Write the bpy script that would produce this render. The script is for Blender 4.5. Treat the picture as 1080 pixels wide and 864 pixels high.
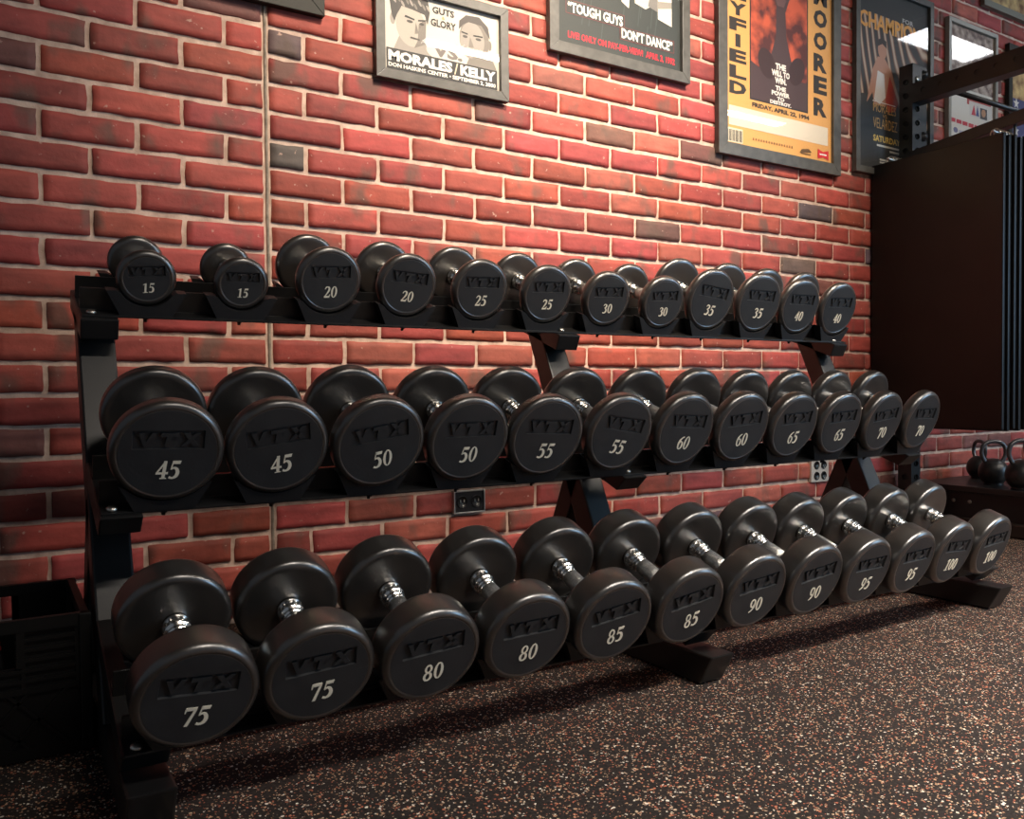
import bpy, bmesh, math, random
from mathutils import Vector, Matrix, noise

# ------------------------------------------------------------------ scene, camera, light
for o in list(bpy.data.objects):
    bpy.data.objects.remove(o)
S = bpy.context.scene
COL = S.collection
PI = math.pi
random.seed(11)

S.view_settings.view_transform = 'Standard'
S.view_settings.look = 'None'
S.view_settings.gamma = 1.0
S.view_settings.use_curve_mapping = False
S.view_settings.exposure = 0.78

YAW, PITCH, ROLL = 0.570958, -0.027219, -0.008212
FPX = 898.33
cd = bpy.data.cameras.new('camera')
cam = bpy.data.objects.new('camera', cd)
COL.objects.link(cam)
cyw, syw, cp, sp = math.cos(YAW), math.sin(YAW), math.cos(PITCH), math.sin(PITCH)
e1 = Vector((cyw, -syw, 0))
e2 = Vector((cp * syw, cp * cyw, sp))
e3 = Vector((-sp * syw, -sp * cyw, cp))
cr, sr = math.cos(ROLL), math.sin(ROLL)
ax_x, ax_y, ax_z = cr * e1 + sr * e3, cr * e3 - sr * e1, -e2
M = Matrix((ax_x, ax_y, ax_z)).transposed().to_4x4()
M.translation = Vector((-0.60981, -2.24839, 1.5 - 0.90964))
cam.matrix_world = M
cd.sensor_fit = 'HORIZONTAL'
cd.sensor_width = 36.0
cd.lens = FPX * 36.0 / 1080.0
cd.shift_x = -29.97 / 1080.0
cd.shift_y = 4.5 / 1080.0
cd.clip_start = 0.05
cd.dof.use_dof = True
cd.dof.focus_distance = 2.35
cd.dof.aperture_fstop = 13.0
S.camera = cam

world = bpy.data.worlds.new('world')
S.world = world
world.use_nodes = True
bg = world.node_tree.nodes['Background']
bg.inputs['Color'].default_value = (0.75, 0.85, 1.0, 1)
bg.inputs['Strength'].default_value = 0.07


def area_light(name, loc, target, sx, sy, watts, color, spread=180):
    l = bpy.data.lights.new(name, 'AREA')
    l.shape = 'RECTANGLE'
    l.size, l.size_y = sx, sy
    l.energy = watts
    l.color = color
    l.spread = math.radians(spread)
    o = bpy.data.objects.new(name, l)
    COL.objects.link(o)
    o.location = loc
    d = Vector(target) - Vector(loc)
    o.rotation_euler = d.to_track_quat('-Z', 'Y').to_euler()
    return o


# the ceiling strip, two added fill lights and the daylight of the shop windows behind the photographer
area_light('strip_light', (3.6, -3.03, 2.92), (3.6, -3.03, 0), 3.4, 0.085, 52, (1.0, 0.90, 0.78))
area_light('near_strip_light', (0.50, -3.055, 2.92), (0.50, -2.6, 0), 1.3, 0.12, 18, (1.0, 0.89, 0.78))  # added fill without a fixture, lights the rack and rims from the front
area_light('floor_lamp_light', (1.7, -2.95, 2.92), (1.65, -2.4, 0), 2.4, 0.2, 52, (1.0, 0.90, 0.80), 70)  # added overhead fill, only brightens the floor in front of the rack
area_light('window_daylight', (5.4, -4.6, 1.6), (1.2, -0.6, 0.5), 1.4, 1.8, 54, (0.42, 0.70, 1.0))


def spot(name, loc, target, watts, color, size, radius):
    l = bpy.data.lights.new(name, 'SPOT')
    l.energy = watts
    l.color = color
    l.spot_size = math.radians(size)
    l.spot_blend = 1.0
    l.shadow_soft_size = radius
    o = bpy.data.objects.new(name, l)
    COL.objects.link(o)
    o.location = loc
    o.rotation_euler = (Vector(target) - Vector(loc)).to_track_quat('-Z', 'Y').to_euler()


# track spots washing the posters and the rack
spot('track_spot_light', (0.50, -1.75, 2.85), (0.62, -0.1, 1.48), 245, (1.0, 0.84, 0.66), 60, .20)
spot('track_spot_light', (1.50, -1.75, 2.85), (1.40, -0.1, 1.48), 245, (1.0, 0.84, 0.66), 60, .20)


# ------------------------------------------------------------------ materials
def mat(name, color, rough=0.5, metal=0.0, spec=0.5, coat=0.0, emit=None, estr=0.0):
    m = bpy.data.materials.new(name)
    m.use_nodes = True
    b = m.node_tree.nodes['Principled BSDF']
    b.inputs['Base Color'].default_value = (*color, 1)
    b.inputs['Roughness'].default_value = rough
    b.inputs['Metallic'].default_value = metal
    b.inputs['Specular IOR Level'].default_value = spec
    b.inputs['Coat Weight'].default_value = coat
    if emit:
        b.inputs['Emission Color'].default_value = (*emit, 1)
        b.inputs['Emission Strength'].default_value = estr
    return m


def nodes(m):
    return m.node_tree.nodes, m.node_tree.links, m.node_tree.nodes['Principled BSDF']


def noisy(m, scale, c0, c1, rough=None, bump=0.0, bscale=None, detail=4.0, lo=0.35, hi=0.65, coord='Object'):
    N, L, b = nodes(m)
    tc = N.new('ShaderNodeTexCoord')
    n = N.new('ShaderNodeTexNoise')
    n.inputs['Scale'].default_value = scale
    n.inputs['Detail'].default_value = detail
    L.new(tc.outputs[coord], n.inputs['Vector'])
    r = N.new('ShaderNodeValToRGB')
    r.color_ramp.elements[0].position = lo
    r.color_ramp.elements[1].position = hi
    r.color_ramp.elements[0].color = (*c0, 1)
    r.color_ramp.elements[1].color = (*c1, 1)
    L.new(n.outputs['Fac'], r.inputs['Fac'])
    L.new(r.outputs['Color'], b.inputs['Base Color'])
    if rough:
        mr = N.new('ShaderNodeMapRange')
        mr.inputs['To Min'].default_value = rough[0]
        mr.inputs['To Max'].default_value = rough[1]
        L.new(n.outputs['Fac'], mr.inputs['Value'])
        L.new(mr.outputs['Result'], b.inputs['Roughness'])
    if bump:
        n2 = N.new('ShaderNodeTexNoise')
        n2.inputs['Scale'].default_value = bscale or scale * 4
        n2.inputs['Detail'].default_value = 3
        L.new(tc.outputs[coord], n2.inputs['Vector'])
        bp = N.new('ShaderNodeBump')
        bp.inputs['Strength'].default_value = bump
        bp.inputs['Distance'].default_value = 0.002
        L.new(n2.outputs['Fac'], bp.inputs['Height'])
        L.new(bp.outputs['Normal'], b.inputs['Normal'])
    return m


RUBBER = noisy(mat('black_rubber', (.03, .03, .03), .4), 14, (.016, .0145, .013), (.031, .026, .022), (.24, .36), .10, 160)
nodes(RUBBER)[2].inputs['Specular IOR Level'].default_value = 1.0
nodes(RUBBER)[2].inputs['Coat Weight'].default_value = 1.0
nodes(RUBBER)[2].inputs['Coat Roughness'].default_value = .30
RUBBER_FACE = noisy(mat('black_rubber_face', (.02, .02, .022), .5), 18, (.016, .017, .019), (.023, .024, .026), (.42, .54), .10, 220)
CHROME = mat('chrome', (.86, .84, .80), .20, 1.0)
KNURL = noisy(mat('knurled_steel', (.80, .78, .74), .38, 1.0), 300, (.66, .64, .60), (.92, .90, .86), (.30, .42), .8, 420)
CREAM = mat('cream_paint', (.80, .74, .60), .55)
RACK = noisy(mat('black_powder_coat', (.008, .008, .009), .3), 9, (.008, .008, .0085), (.014, .0135, .013), (.32, .42), .05, 420)
SADDLE = mat('black_urethane', (.008, .008, .009), .5)
BOLT = mat('zinc_bolt', (.60, .58, .52), .35, 1.0)
FRAME_DARK = mat('dark_frame', (.018, .0175, .014), .5, 0, .2)
FRAME_GREY = noisy(mat('grey_frame', (.09, .085, .075), .4), 30, (.052, .049, .043), (.078, .074, .066), (.35, .45))
VINYL = noisy(mat('black_vinyl', (.012, .010, .009), .32), 6, (.0045, .0036, .003), (.008, .006, .0048), (.33, .42), .05, 90)
nodes(VINYL)[2].inputs['Specular IOR Level'].default_value = .32
IRON = noisy(mat('black_iron', (.012, .012, .013), .35), 25, (.010, .010, .011), (.018, .017, .016), (.30, .42), .15, 120)
PLASTIC = mat('black_plastic', (.006, .006, .006), .35, 0, .3)
STEEL_PLATE = mat('steel_plate', (.55, .54, .52), .35, .9)
DARK_SOCKET = mat('dark_socket', (.01, .01, .012), .3)
PRINTS = {}


def ink(c, rough=.55):
    k = tuple(round(v, 4) for v in c)
    if k not in PRINTS:
        PRINTS[k] = mat('ink_%d' % len(PRINTS), k, rough)
    return PRINTS[k]


def glass_material():
    m = bpy.data.materials.new('picture_glass')
    m.use_nodes = True
    N, L = m.node_tree.nodes, m.node_tree.links
    N.clear()
    out = N.new('ShaderNodeOutputMaterial')
    mix = N.new('ShaderNodeMixShader')
    fr = N.new('ShaderNodeFresnel')
    fr.inputs['IOR'].default_value = 1.5
    gm = N.new('ShaderNodeNewGeometry')
    inv = N.new('ShaderNodeMath'); inv.operation = 'SUBTRACT'; inv.inputs[0].default_value = 1.0
    ml = N.new('ShaderNodeMath'); ml.operation = 'MULTIPLY'
    L.new(gm.outputs['Backfacing'], inv.inputs[1]); L.new(fr.outputs[0], ml.inputs[0]); L.new(inv.outputs[0], ml.inputs[1])
    t = N.new('ShaderNodeBsdfTransparent')
    g = N.new('ShaderNodeBsdfGlossy')
    g.inputs['Roughness'].default_value = .015
    L.new(ml.outputs[0], mix.inputs[0])
    L.new(t.outputs[0], mix.inputs[1])
    L.new(g.outputs[0], mix.inputs[2])
    L.new(mix.outputs[0], out.inputs[0])
    return m


GLASS = glass_material()


def brick_material():
    m = bpy.data.materials.new('red_brick')
    m.use_nodes = True
    N, L, b = nodes(m)
    at = N.new('ShaderNodeAttribute')
    at.attribute_name = 'tint'
    tc = N.new('ShaderNodeTexCoord')
    # small clay mottling
    n1 = N.new('ShaderNodeTexNoise'); n1.inputs['Scale'].default_value = 22; n1.inputs['Detail'].default_value = 6
    mp = N.new('ShaderNodeMapping'); mp.inputs['Scale'].default_value = (.6, 1, 1.6)
    L.new(tc.outputs['Object'], mp.inputs['Vector']); L.new(mp.outputs['Vector'], n1.inputs['Vector'])
    r1 = N.new('ShaderNodeMapRange'); r1.inputs['From Min'].default_value = .3; r1.inputs['From Max'].default_value = .7
    r1.inputs['To Min'].default_value = .72; r1.inputs['To Max'].default_value = 1.22
    L.new(n1.outputs['Fac'], r1.inputs['Value'])
    mul = N.new('ShaderNodeMix'); mul.data_type = 'RGBA'; mul.blend_type = 'MULTIPLY'; mul.inputs['Factor'].default_value = 1
    L.new(at.outputs['Color'], mul.inputs['A']); L.new(r1.outputs['Result'], mul.inputs['B'])
    # burnt grey patches
    n2 = N.new('ShaderNodeTexNoise'); n2.inputs['Scale'].default_value = 7.5; n2.inputs['Detail'].default_value = 3
    mp2 = N.new('ShaderNodeMapping'); mp2.inputs['Scale'].default_value = (1.2, 1, .8)
    L.new(tc.outputs['Object'], mp2.inputs['Vector']); L.new(mp2.outputs['Vector'], n2.inputs['Vector'])
    r2 = N.new('ShaderNodeMapRange'); r2.inputs['From Min'].default_value = .55; r2.inputs['From Max'].default_value = .66
    r2.inputs['To Min'].default_value = 0; r2.inputs['To Max'].default_value = .75
    L.new(n2.outputs['Fac'], r2.inputs['Value'])
    mx = N.new('ShaderNodeMix'); mx.data_type = 'RGBA'
    L.new(r2.outputs['Result'], mx.inputs['Factor']); L.new(mul.outputs['Result'], mx.inputs['A'])
    mx.inputs['B'].default_value = (.095, .060, .045, 1)
    # pale lime specks
    n3 = N.new('ShaderNodeTexNoise'); n3.inputs['Scale'].default_value = 70; n3.inputs['Detail'].default_value = 2
    L.new(tc.outputs['Object'], n3.inputs['Vector'])
    r3 = N.new('ShaderNodeMapRange'); r3.inputs['From Min'].default_value = .70; r3.inputs['From Max'].default_value = .76
    r3.inputs['To Max'].default_value = .6
    L.new(n3.outputs['Fac'], r3.inputs['Value'])
    mx3 = N.new('ShaderNodeMix'); mx3.data_type = 'RGBA'
    L.new(r3.outputs['Result'], mx3.inputs['Factor']); L.new(mx.outputs['Result'], mx3.inputs['A'])
    mx3.inputs['B'].default_value = (.52, .34, .27, 1)
    L.new(mx3.outputs['Result'], b.inputs['Base Color'])
    b.inputs['Roughness'].default_value = .72
    bp = N.new('ShaderNodeBump'); bp.inputs['Strength'].default_value = .5; bp.inputs['Distance'].default_value = .003
    n4 = N.new('ShaderNodeTexNoise'); n4.inputs['Scale'].default_value = 60; n4.inputs['Detail'].default_value = 5
    L.new(tc.outputs['Object'], n4.inputs['Vector']); L.new(n4.outputs['Fac'], bp.inputs['Height'])
    L.new(bp.outputs['Normal'], b.inputs['Normal'])
    return m


def rubber_floor_material():
    m = bpy.data.materials.new('flecked_rubber_floor')
    m.use_nodes = True
    N, L, b = nodes(m)
    tc = N.new('ShaderNodeTexCoord')
    base = N.new('ShaderNodeTexNoise'); base.inputs['Scale'].default_value = 190; base.inputs['Detail'].default_value = 3
    L.new(tc.outputs['Object'], base.inputs['Vector'])
    rb = N.new('ShaderNodeValToRGB')
    rb.color_ramp.elements[0].color = (.013, .0108, .010, 1); rb.color_ramp.elements[1].color = (.034, .028, .026, 1)
    rb.color_ramp.elements[0].position = .35; rb.color_ramp.elements[1].position = .7
    L.new(base.outputs['Fac'], rb.inputs['Fac'])
    cur = rb.outputs['Color']
    warp = N.new('ShaderNodeTexNoise'); warp.inputs['Scale'].default_value = 120; warp.inputs['Detail'].default_value = 2
    L.new(tc.outputs['Object'], warp.inputs['Vector'])
    add = N.new('ShaderNodeVectorMath'); add.operation = 'MULTIPLY_ADD'
    add.inputs[1].default_value = (.006, .006, 0)
    L.new(warp.outputs['Color'], add.inputs[0]); L.new(tc.outputs['Object'], add.inputs[2])
    for sc, thr, seed in ((225, .15, 0.0), (330, .14, 3.7)):
        off = N.new('ShaderNodeVectorMath'); off.inputs[1].default_value = (seed, seed * .7, 0)
        L.new(add.outputs[0], off.inputs[0])
        v = N.new('ShaderNodeTexVoronoi'); v.voronoi_dimensions = '2D'; v.inputs['Scale'].default_value = sc
        L.new(off.outputs[0], v.inputs['Vector'])
        sep = N.new('ShaderNodeSeparateColor'); L.new(v.outputs['Color'], sep.inputs[0])
        pick = N.new('ShaderNodeMath'); pick.operation = 'LESS_THAN'; pick.inputs[1].default_value = thr
        L.new(sep.outputs[0], pick.inputs[0])
        rad = N.new('ShaderNodeMath'); rad.operation = 'MULTIPLY_ADD'; rad.inputs[1].default_value = .38; rad.inputs[2].default_value = .16
        L.new(sep.outputs[1], rad.inputs[0])
        near = N.new('ShaderNodeMath'); near.operation = 'LESS_THAN'
        L.new(v.outputs['Distance'], near.inputs[0]); L.new(rad.outputs[0], near.inputs[1])
        f = N.new('ShaderNodeMath'); f.operation = 'MULTIPLY'
        L.new(pick.outputs[0], f.inputs[0]); L.new(near.outputs[0], f.inputs[1])
        cr_ = N.new('ShaderNodeValToRGB'); cr_.color_ramp.interpolation = 'CONSTANT'
        els = cr_.color_ramp.elements
        els[0].position = 0; els[0].color = (.46, .15, .085, 1)
        els[1].position = .30; els[1].color = (.55, .32, .19, 1)
        for p, c in ((.52, (.62, .47, .32, 1)), (.72, (.82, .76, .66, 1)), (.88, (.30, .19, .12, 1))):
            e = els.new(p); e.color = c
        L.new(sep.outputs[2], cr_.inputs['Fac'])
        mx = N.new('ShaderNodeMix'); mx.data_type = 'RGBA'
        L.new(f.outputs[0], mx.inputs['Factor']); L.new(cur, mx.inputs['A']); L.new(cr_.outputs['Color'], mx.inputs['B'])
        cur = mx.outputs['Result']
    L.new(cur, b.inputs['Base Color'])
    b.inputs['Roughness'].default_value = .8
    b.inputs['Specular IOR Level'].default_value = .15
    bp = N.new('ShaderNodeBump'); bp.inputs['Strength'].default_value = .35; bp.inputs['Distance'].default_value = .002
    L.new(base.outputs['Fac'], bp.inputs['Height']); L.new(bp.outputs['Normal'], b.inputs['Normal'])
    return m


# ------------------------------------------------------------------ mesh helpers
def obj(name, bm, m=None, parent=None, smooth=False, loc=None):
    if isinstance(bm, bmesh.types.BMesh):
        me = bpy.data.meshes.new(name)
        bmesh.ops.recalc_face_normals(bm, faces=bm.faces)
        bm.to_mesh(me)
        bm.free()
    else:
        me = bm
    if m is not None and not me.materials:
        for mm in (m if isinstance(m, (list, tuple)) else [m]):
            me.materials.append(mm)
    if smooth:
        me.shade_smooth()
    o = bpy.data.objects.new(name, me)
    COL.objects.link(o)
    if loc:
        o.location = loc
    if parent:
        o.parent = parent
    return o


def sharp_smooth(o, deg=35):
    me = o.data
    me.shade_smooth()
    bm = bmesh.new(); bm.from_mesh(me)
    for e in bm.edges:
        e.smooth = not (len(e.link_faces) == 2 and e.calc_face_angle(0) > math.radians(deg))
    bm.to_mesh(me); bm.free()


def thing(name, label, cat, loc=(0, 0, 0), group=None, mw=None):
    o = bpy.data.objects.new(name, None)
    o.empty_display_size = .05
    COL.objects.link(o)
    if mw is not None:
        o.matrix_world = mw
    else:
        o.location = loc
    tag(o, label, cat, group)
    return o


def tag(o, label, cat, group=None):
    o['label'] = label
    o['category'] = cat
    if group:
        o['group'] = group
    return o


def struct(o):
    o['kind'] = 'structure'
    return o


def add_box(bm, x0, x1, y0, y1, z0, z1, bev=0.0, mi=0):
    r = bmesh.ops.create_cube(bm, size=1)
    vs = r['verts']
    for v in vs:
        v.co = Vector(((x0 + x1) / 2 + v.co.x * (x1 - x0), (y0 + y1) / 2 + v.co.y * (y1 - y0), (z0 + z1) / 2 + v.co.z * (z1 - z0)))
    fs = list({f for v in vs for f in v.link_faces})
    for f in fs:
        f.material_index = mi
    if bev > 0:
        es = list({e for v in vs for e in v.link_edges})
        bmesh.ops.bevel(bm, geom=es, offset=bev, segments=2, affect='EDGES', profile=.6)
    return vs


def add_prism(bm, poly, axis_from, axis_to, bev=0.0):
    """poly: list of 3D points at start; extruded by vector axis_to-axis_from"""
    d = Vector(axis_to) - Vector(axis_from)
    a = [bm.verts.new(Vector(p)) for p in poly]
    c = [bm.verts.new(Vector(p) + d) for p in poly]
    n = len(poly)
    fs = [bm.faces.new(a), bm.faces.new(list(reversed(c)))]
    for i in range(n):
        fs.append(bm.faces.new((a[i], c[i], c[(i + 1) % n], a[(i + 1) % n])))
    if bev > 0:
        es = list({e for f in fs for e in f.edges})
        bmesh.ops.bevel(bm, geom=es, offset=bev, segments=2, affect='EDGES', profile=.6)


def add_tube_box(bm, p0, p1, w, d, wdir, bev=.004):
    """square tube from p0 to p1, w along wdir, d along the third direction"""
    p0, p1, wdir = Vector(p0), Vector(p1), Vector(wdir).normalized()
    ax = (p1 - p0).normalized()
    dd = ax.cross(wdir).normalized()
    pts = [p0 + wdir * (sx * w / 2) + dd * (sy * d / 2) for sx, sy in ((-1, -1), (1, -1), (1, 1), (-1, 1))]
    add_prism(bm, pts, p0, p1, bev)


def add_lathe(bm, prof, seg=48, mtx=None, mi=0, cap0=True, cap1=True):
    """prof: list of (r, z); revolved about z"""
    rings = []
    for r, z in prof:
        if r < 1e-6:
            rings.append([bm.verts.new((0, 0, z))])
        else:
            rings.append([bm.verts.new((r * math.cos(2 * PI * i / seg), r * math.sin(2 * PI * i / seg), z)) for i in range(seg)])
    fs = []
    for a, b in zip(rings, rings[1:]):
        for i in range(seg):
            j = (i + 1) % seg
            if len(a) == 1 and len(b) == 1:
                continue
            if len(a) == 1:
                fs.append(bm.faces.new((a[0], b[i], b[j])))
            elif len(b) == 1:
                fs.append(bm.faces.new((a[i], a[j], b[0])))
            else:
                fs.append(bm.faces.new((a[i], a[j], b[j], b[i])))
    if cap0 and len(rings[0]) > 1:
        fs.append(bm.faces.new(list(reversed(rings[0]))))
    if cap1 and len(rings[-1]) > 1:
        fs.append(bm.faces.new(rings[-1]))
    for f in fs:
        f.material_index = mi
        f.smooth = True
    if mtx is not None:
        bmesh.ops.transform(bm, matrix=mtx, verts=[v for r in rings for v in r])
    return rings


def add_tube(bm, pts, radii, seg=12, closed=False, mi=0):
    pts = [Vector(p) for p in pts]
    n = len(pts)
    if not isinstance(radii, (list, tuple)):
        radii = [radii] * n
    rings = []
    prev = None
    for i, p in enumerate(pts):
        if closed:
            t = (pts[(i + 1) % n] - pts[i - 1]).normalized()
        else:
            t = (pts[min(i + 1, n - 1)] - pts[max(i - 1, 0)]).normalized()
        if prev is None:
            u = t.orthogonal().normalized()
        else:
            u = (prev - t * prev.dot(t)).normalized()
        prev = u
        w = t.cross(u)
        rings.append([bm.verts.new(p + (u * math.cos(2 * PI * k / seg) + w * math.sin(2 * PI * k / seg)) * radii[i]) for k in range(seg)])
    m = n if closed else n - 1
    for i in range(m):
        a, b = rings[i], rings[(i + 1) % n]
        for k in range(seg):
            f = bm.faces.new((a[k], a[(k + 1) % seg], b[(k + 1) % seg], b[k]))
            f.smooth = True
            f.material_index = mi
    if not closed:
        bm.faces.new(list(reversed(rings[0]))).material_index = mi
        bm.faces.new(rings[-1]).material_index = mi


def catmull(pts, sub=6):
    out = []
    n = len(pts)
    for i in range(n - 1):
        p0, p1, p2, p3 = pts[max(i - 1, 0)], pts[i], pts[i + 1], pts[min(i + 2, n - 1)]
        for k in range(sub):
            t = k / sub
            out.append(tuple(.5 * (2 * b + (c - a) * t + (2 * a - 5 * b + 4 * c - d) * t * t + (3 * b - a - 3 * c + d) * t ** 3)
                             for a, b, c, d in zip(p0, p1, p2, p3)))
    out.append(pts[-1])
    return out


# -- numerals with serifs: every glyph is a list of strokes (x, y, half width) or polygons
def ring_glyph(cx, cy, rx, ry, ix, iy, seg=28):
    q = []
    for i in range(seg):
        a, b = 2 * PI * i / seg, 2 * PI * (i + 1) / seg
        q.append([(cx + rx * math.cos(a), cy + ry * math.sin(a)), (cx + rx * math.cos(b), cy + ry * math.sin(b)),
                  (cx + ix * math.cos(b), cy + iy * math.sin(b)), (cx + ix * math.cos(a), cy + iy * math.sin(a))])
    return q


def stroke(pts, sub=6):
    p = catmull(pts, sub)
    q = []
    L_, R_ = [], []
    for i, (x, y, w) in enumerate(p):
        x0, y0, _ = p[max(i - 1, 0)]
        x1, y1, _ = p[min(i + 1, len(p) - 1)]
        d = math.hypot(x1 - x0, y1 - y0) or 1
        nx, ny = -(y1 - y0) / d, (x1 - x0) / d
        L_.append((x + nx * w, y + ny * w)); R_.append((x - nx * w, y - ny * w))
    for i in range(len(p) - 1):
        q.append([R_[i], R_[i + 1], L_[i + 1], L_[i]])
    return q


GLYPH = {
    '0': ring_glyph(.28, .5, .27, .5, .115, .44),
    '1': [[(.20, .05), (.38, .05), (.38, 1), (.20, .95)], [(.06, 0), (.52, 0), (.52, .06), (.06, .06)], [(.04, .82), (.20, .86), (.38, 1), (.30, 1), (.04, .88)]],
    '2': stroke([(.05, .74, .03), (.13, .91, .045), (.27, .955, .05), (.40, .87, .08), (.42, .70, .085), (.34, .50, .07), (.20, .28, .045), (.07, .10, .03)])
         + [[(.03, 0), (.50, 0), (.50, .15), (.03, .15)], [(.50, 0), (.57, .30), (.53, .30), (.42, .15)]],
    '3': stroke([(.05, .80, .03), (.15, .94, .045), (.29, .95, .05), (.40, .84, .08), (.38, .68, .075), (.20, .55, .03)])
         + stroke([(.20, .55, .03), (.36, .48, .06), (.44, .30, .09), (.37, .11, .08), (.20, .035, .05), (.05, .09, .06)]),
    '4': [[(.30, 0), (.46, 0), (.46, 1), (.30, 1)], [(.0, .26), (.58, .26), (.58, .37), (.0, .37)], [(.0, .34), (.09, .34), (.46, 1), (.36, 1)], [(.22, 0), (.54, 0), (.54, .05), (.22, .05)]],
    '5': [[(.13, .83), (.50, .83), (.54, 1), (.13, 1)], [(.07, .52), (.13, .50), (.19, .95), (.13, .98)]]
         + stroke([(.09, .53, .03), (.24, .61, .05), (.38, .52, .08), (.44, .33, .09), (.38, .13, .085), (.22, .035, .05), (.05, .09, .06)]),
    '6': ring_glyph(.29, .32, .26, .32, .11, .25) + stroke([(.50, .97, .02), (.30, .86, .05), (.13, .62, .075), (.09, .35, .08)]),
    '7': [[(.03, .83), (.54, .83), (.54, 1), (.06, 1)], [(.42, .86), (.54, .86), (.30, 0), (.14, 0)], [(.03, .70), (.07, .70), (.13, .90), (.03, .90)]],
    '8': ring_glyph(.28, .74, .22, .26, .10, .18) + ring_glyph(.28, .27, .26, .27, .11, .19),
    '9': ring_glyph(.27, .68, .26, .32, .11, .25) + stroke([(.06, .03, .02), (.26, .14, .05), (.43, .38, .075), (.47, .65, .08)]),
}


def number_mesh(s, height, z, thick=.0007):
    bm = bmesh.new()
    adv = .60
    tot = adv * len(s)
    for k, ch in enumerate(s):
        ox = -tot / 2 + adv * k + .01
        for poly in GLYPH[ch]:
            vs = [bm.verts.new(((x + ox + .10 * (y - .5)) * height, (y - .5) * height, z + thick)) for x, y in poly]
            try:
                bm.faces.new(vs)
            except ValueError:
                pass
    for f in bm.faces:
        f.normal_update()
        if f.normal.z < 0:
            f.normal_flip()
    me = bpy.data.meshes.new('number')
    r = bmesh.ops.extrude_face_region(bm, geom=list(bm.faces))
    for v in [g for g in r['geom'] if isinstance(g, bmesh.types.BMVert)]:
        v.co.z -= thick
    bm.to_mesh(me); bm.free()
    return me


_text_cache = {}


def text_geo(body, bold=.0):
    """outline text from the built-in font, normalised to a unit box"""
    k = (body, bold)
    if k in _text_cache:
        return _text_cache[k]
    cu = bpy.data.curves.new('lettering', 'FONT')
    cu.body = body
    cu.offset = bold
    cu.resolution_u = 2
    cu.align_x = 'LEFT'
    t = bpy.data.objects.new('lettering', cu)
    COL.objects.link(t)
    bpy.context.view_layer.update()
    dg = bpy.context.evaluated_depsgraph_get()
    me = bpy.data.meshes.new_from_object(t.evaluated_get(dg))
    vs = [v.co.copy() for v in me.vertices]
    fs = [tuple(p.vertices) for p in me.polygons]
    bpy.data.objects.remove(t)
    bpy.data.curves.remove(cu)
    bpy.data.meshes.remove(me)
    x0, x1 = min(v.x for v in vs), max(v.x for v in vs)
    y0, y1 = min(v.y for v in vs), max(v.y for v in vs)
    vs = [((v.x - x0) / (x1 - x0), (v.y - y0) / (y1 - y0)) for v in vs]
    _text_cache[k] = (vs, fs)
    return vs, fs


# ------------------------------------------------------------------ the room
HB, CRS = .1016, .0728            # half brick length and course height
ZV0 = 1.5                         # height of the middle of course 0


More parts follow.
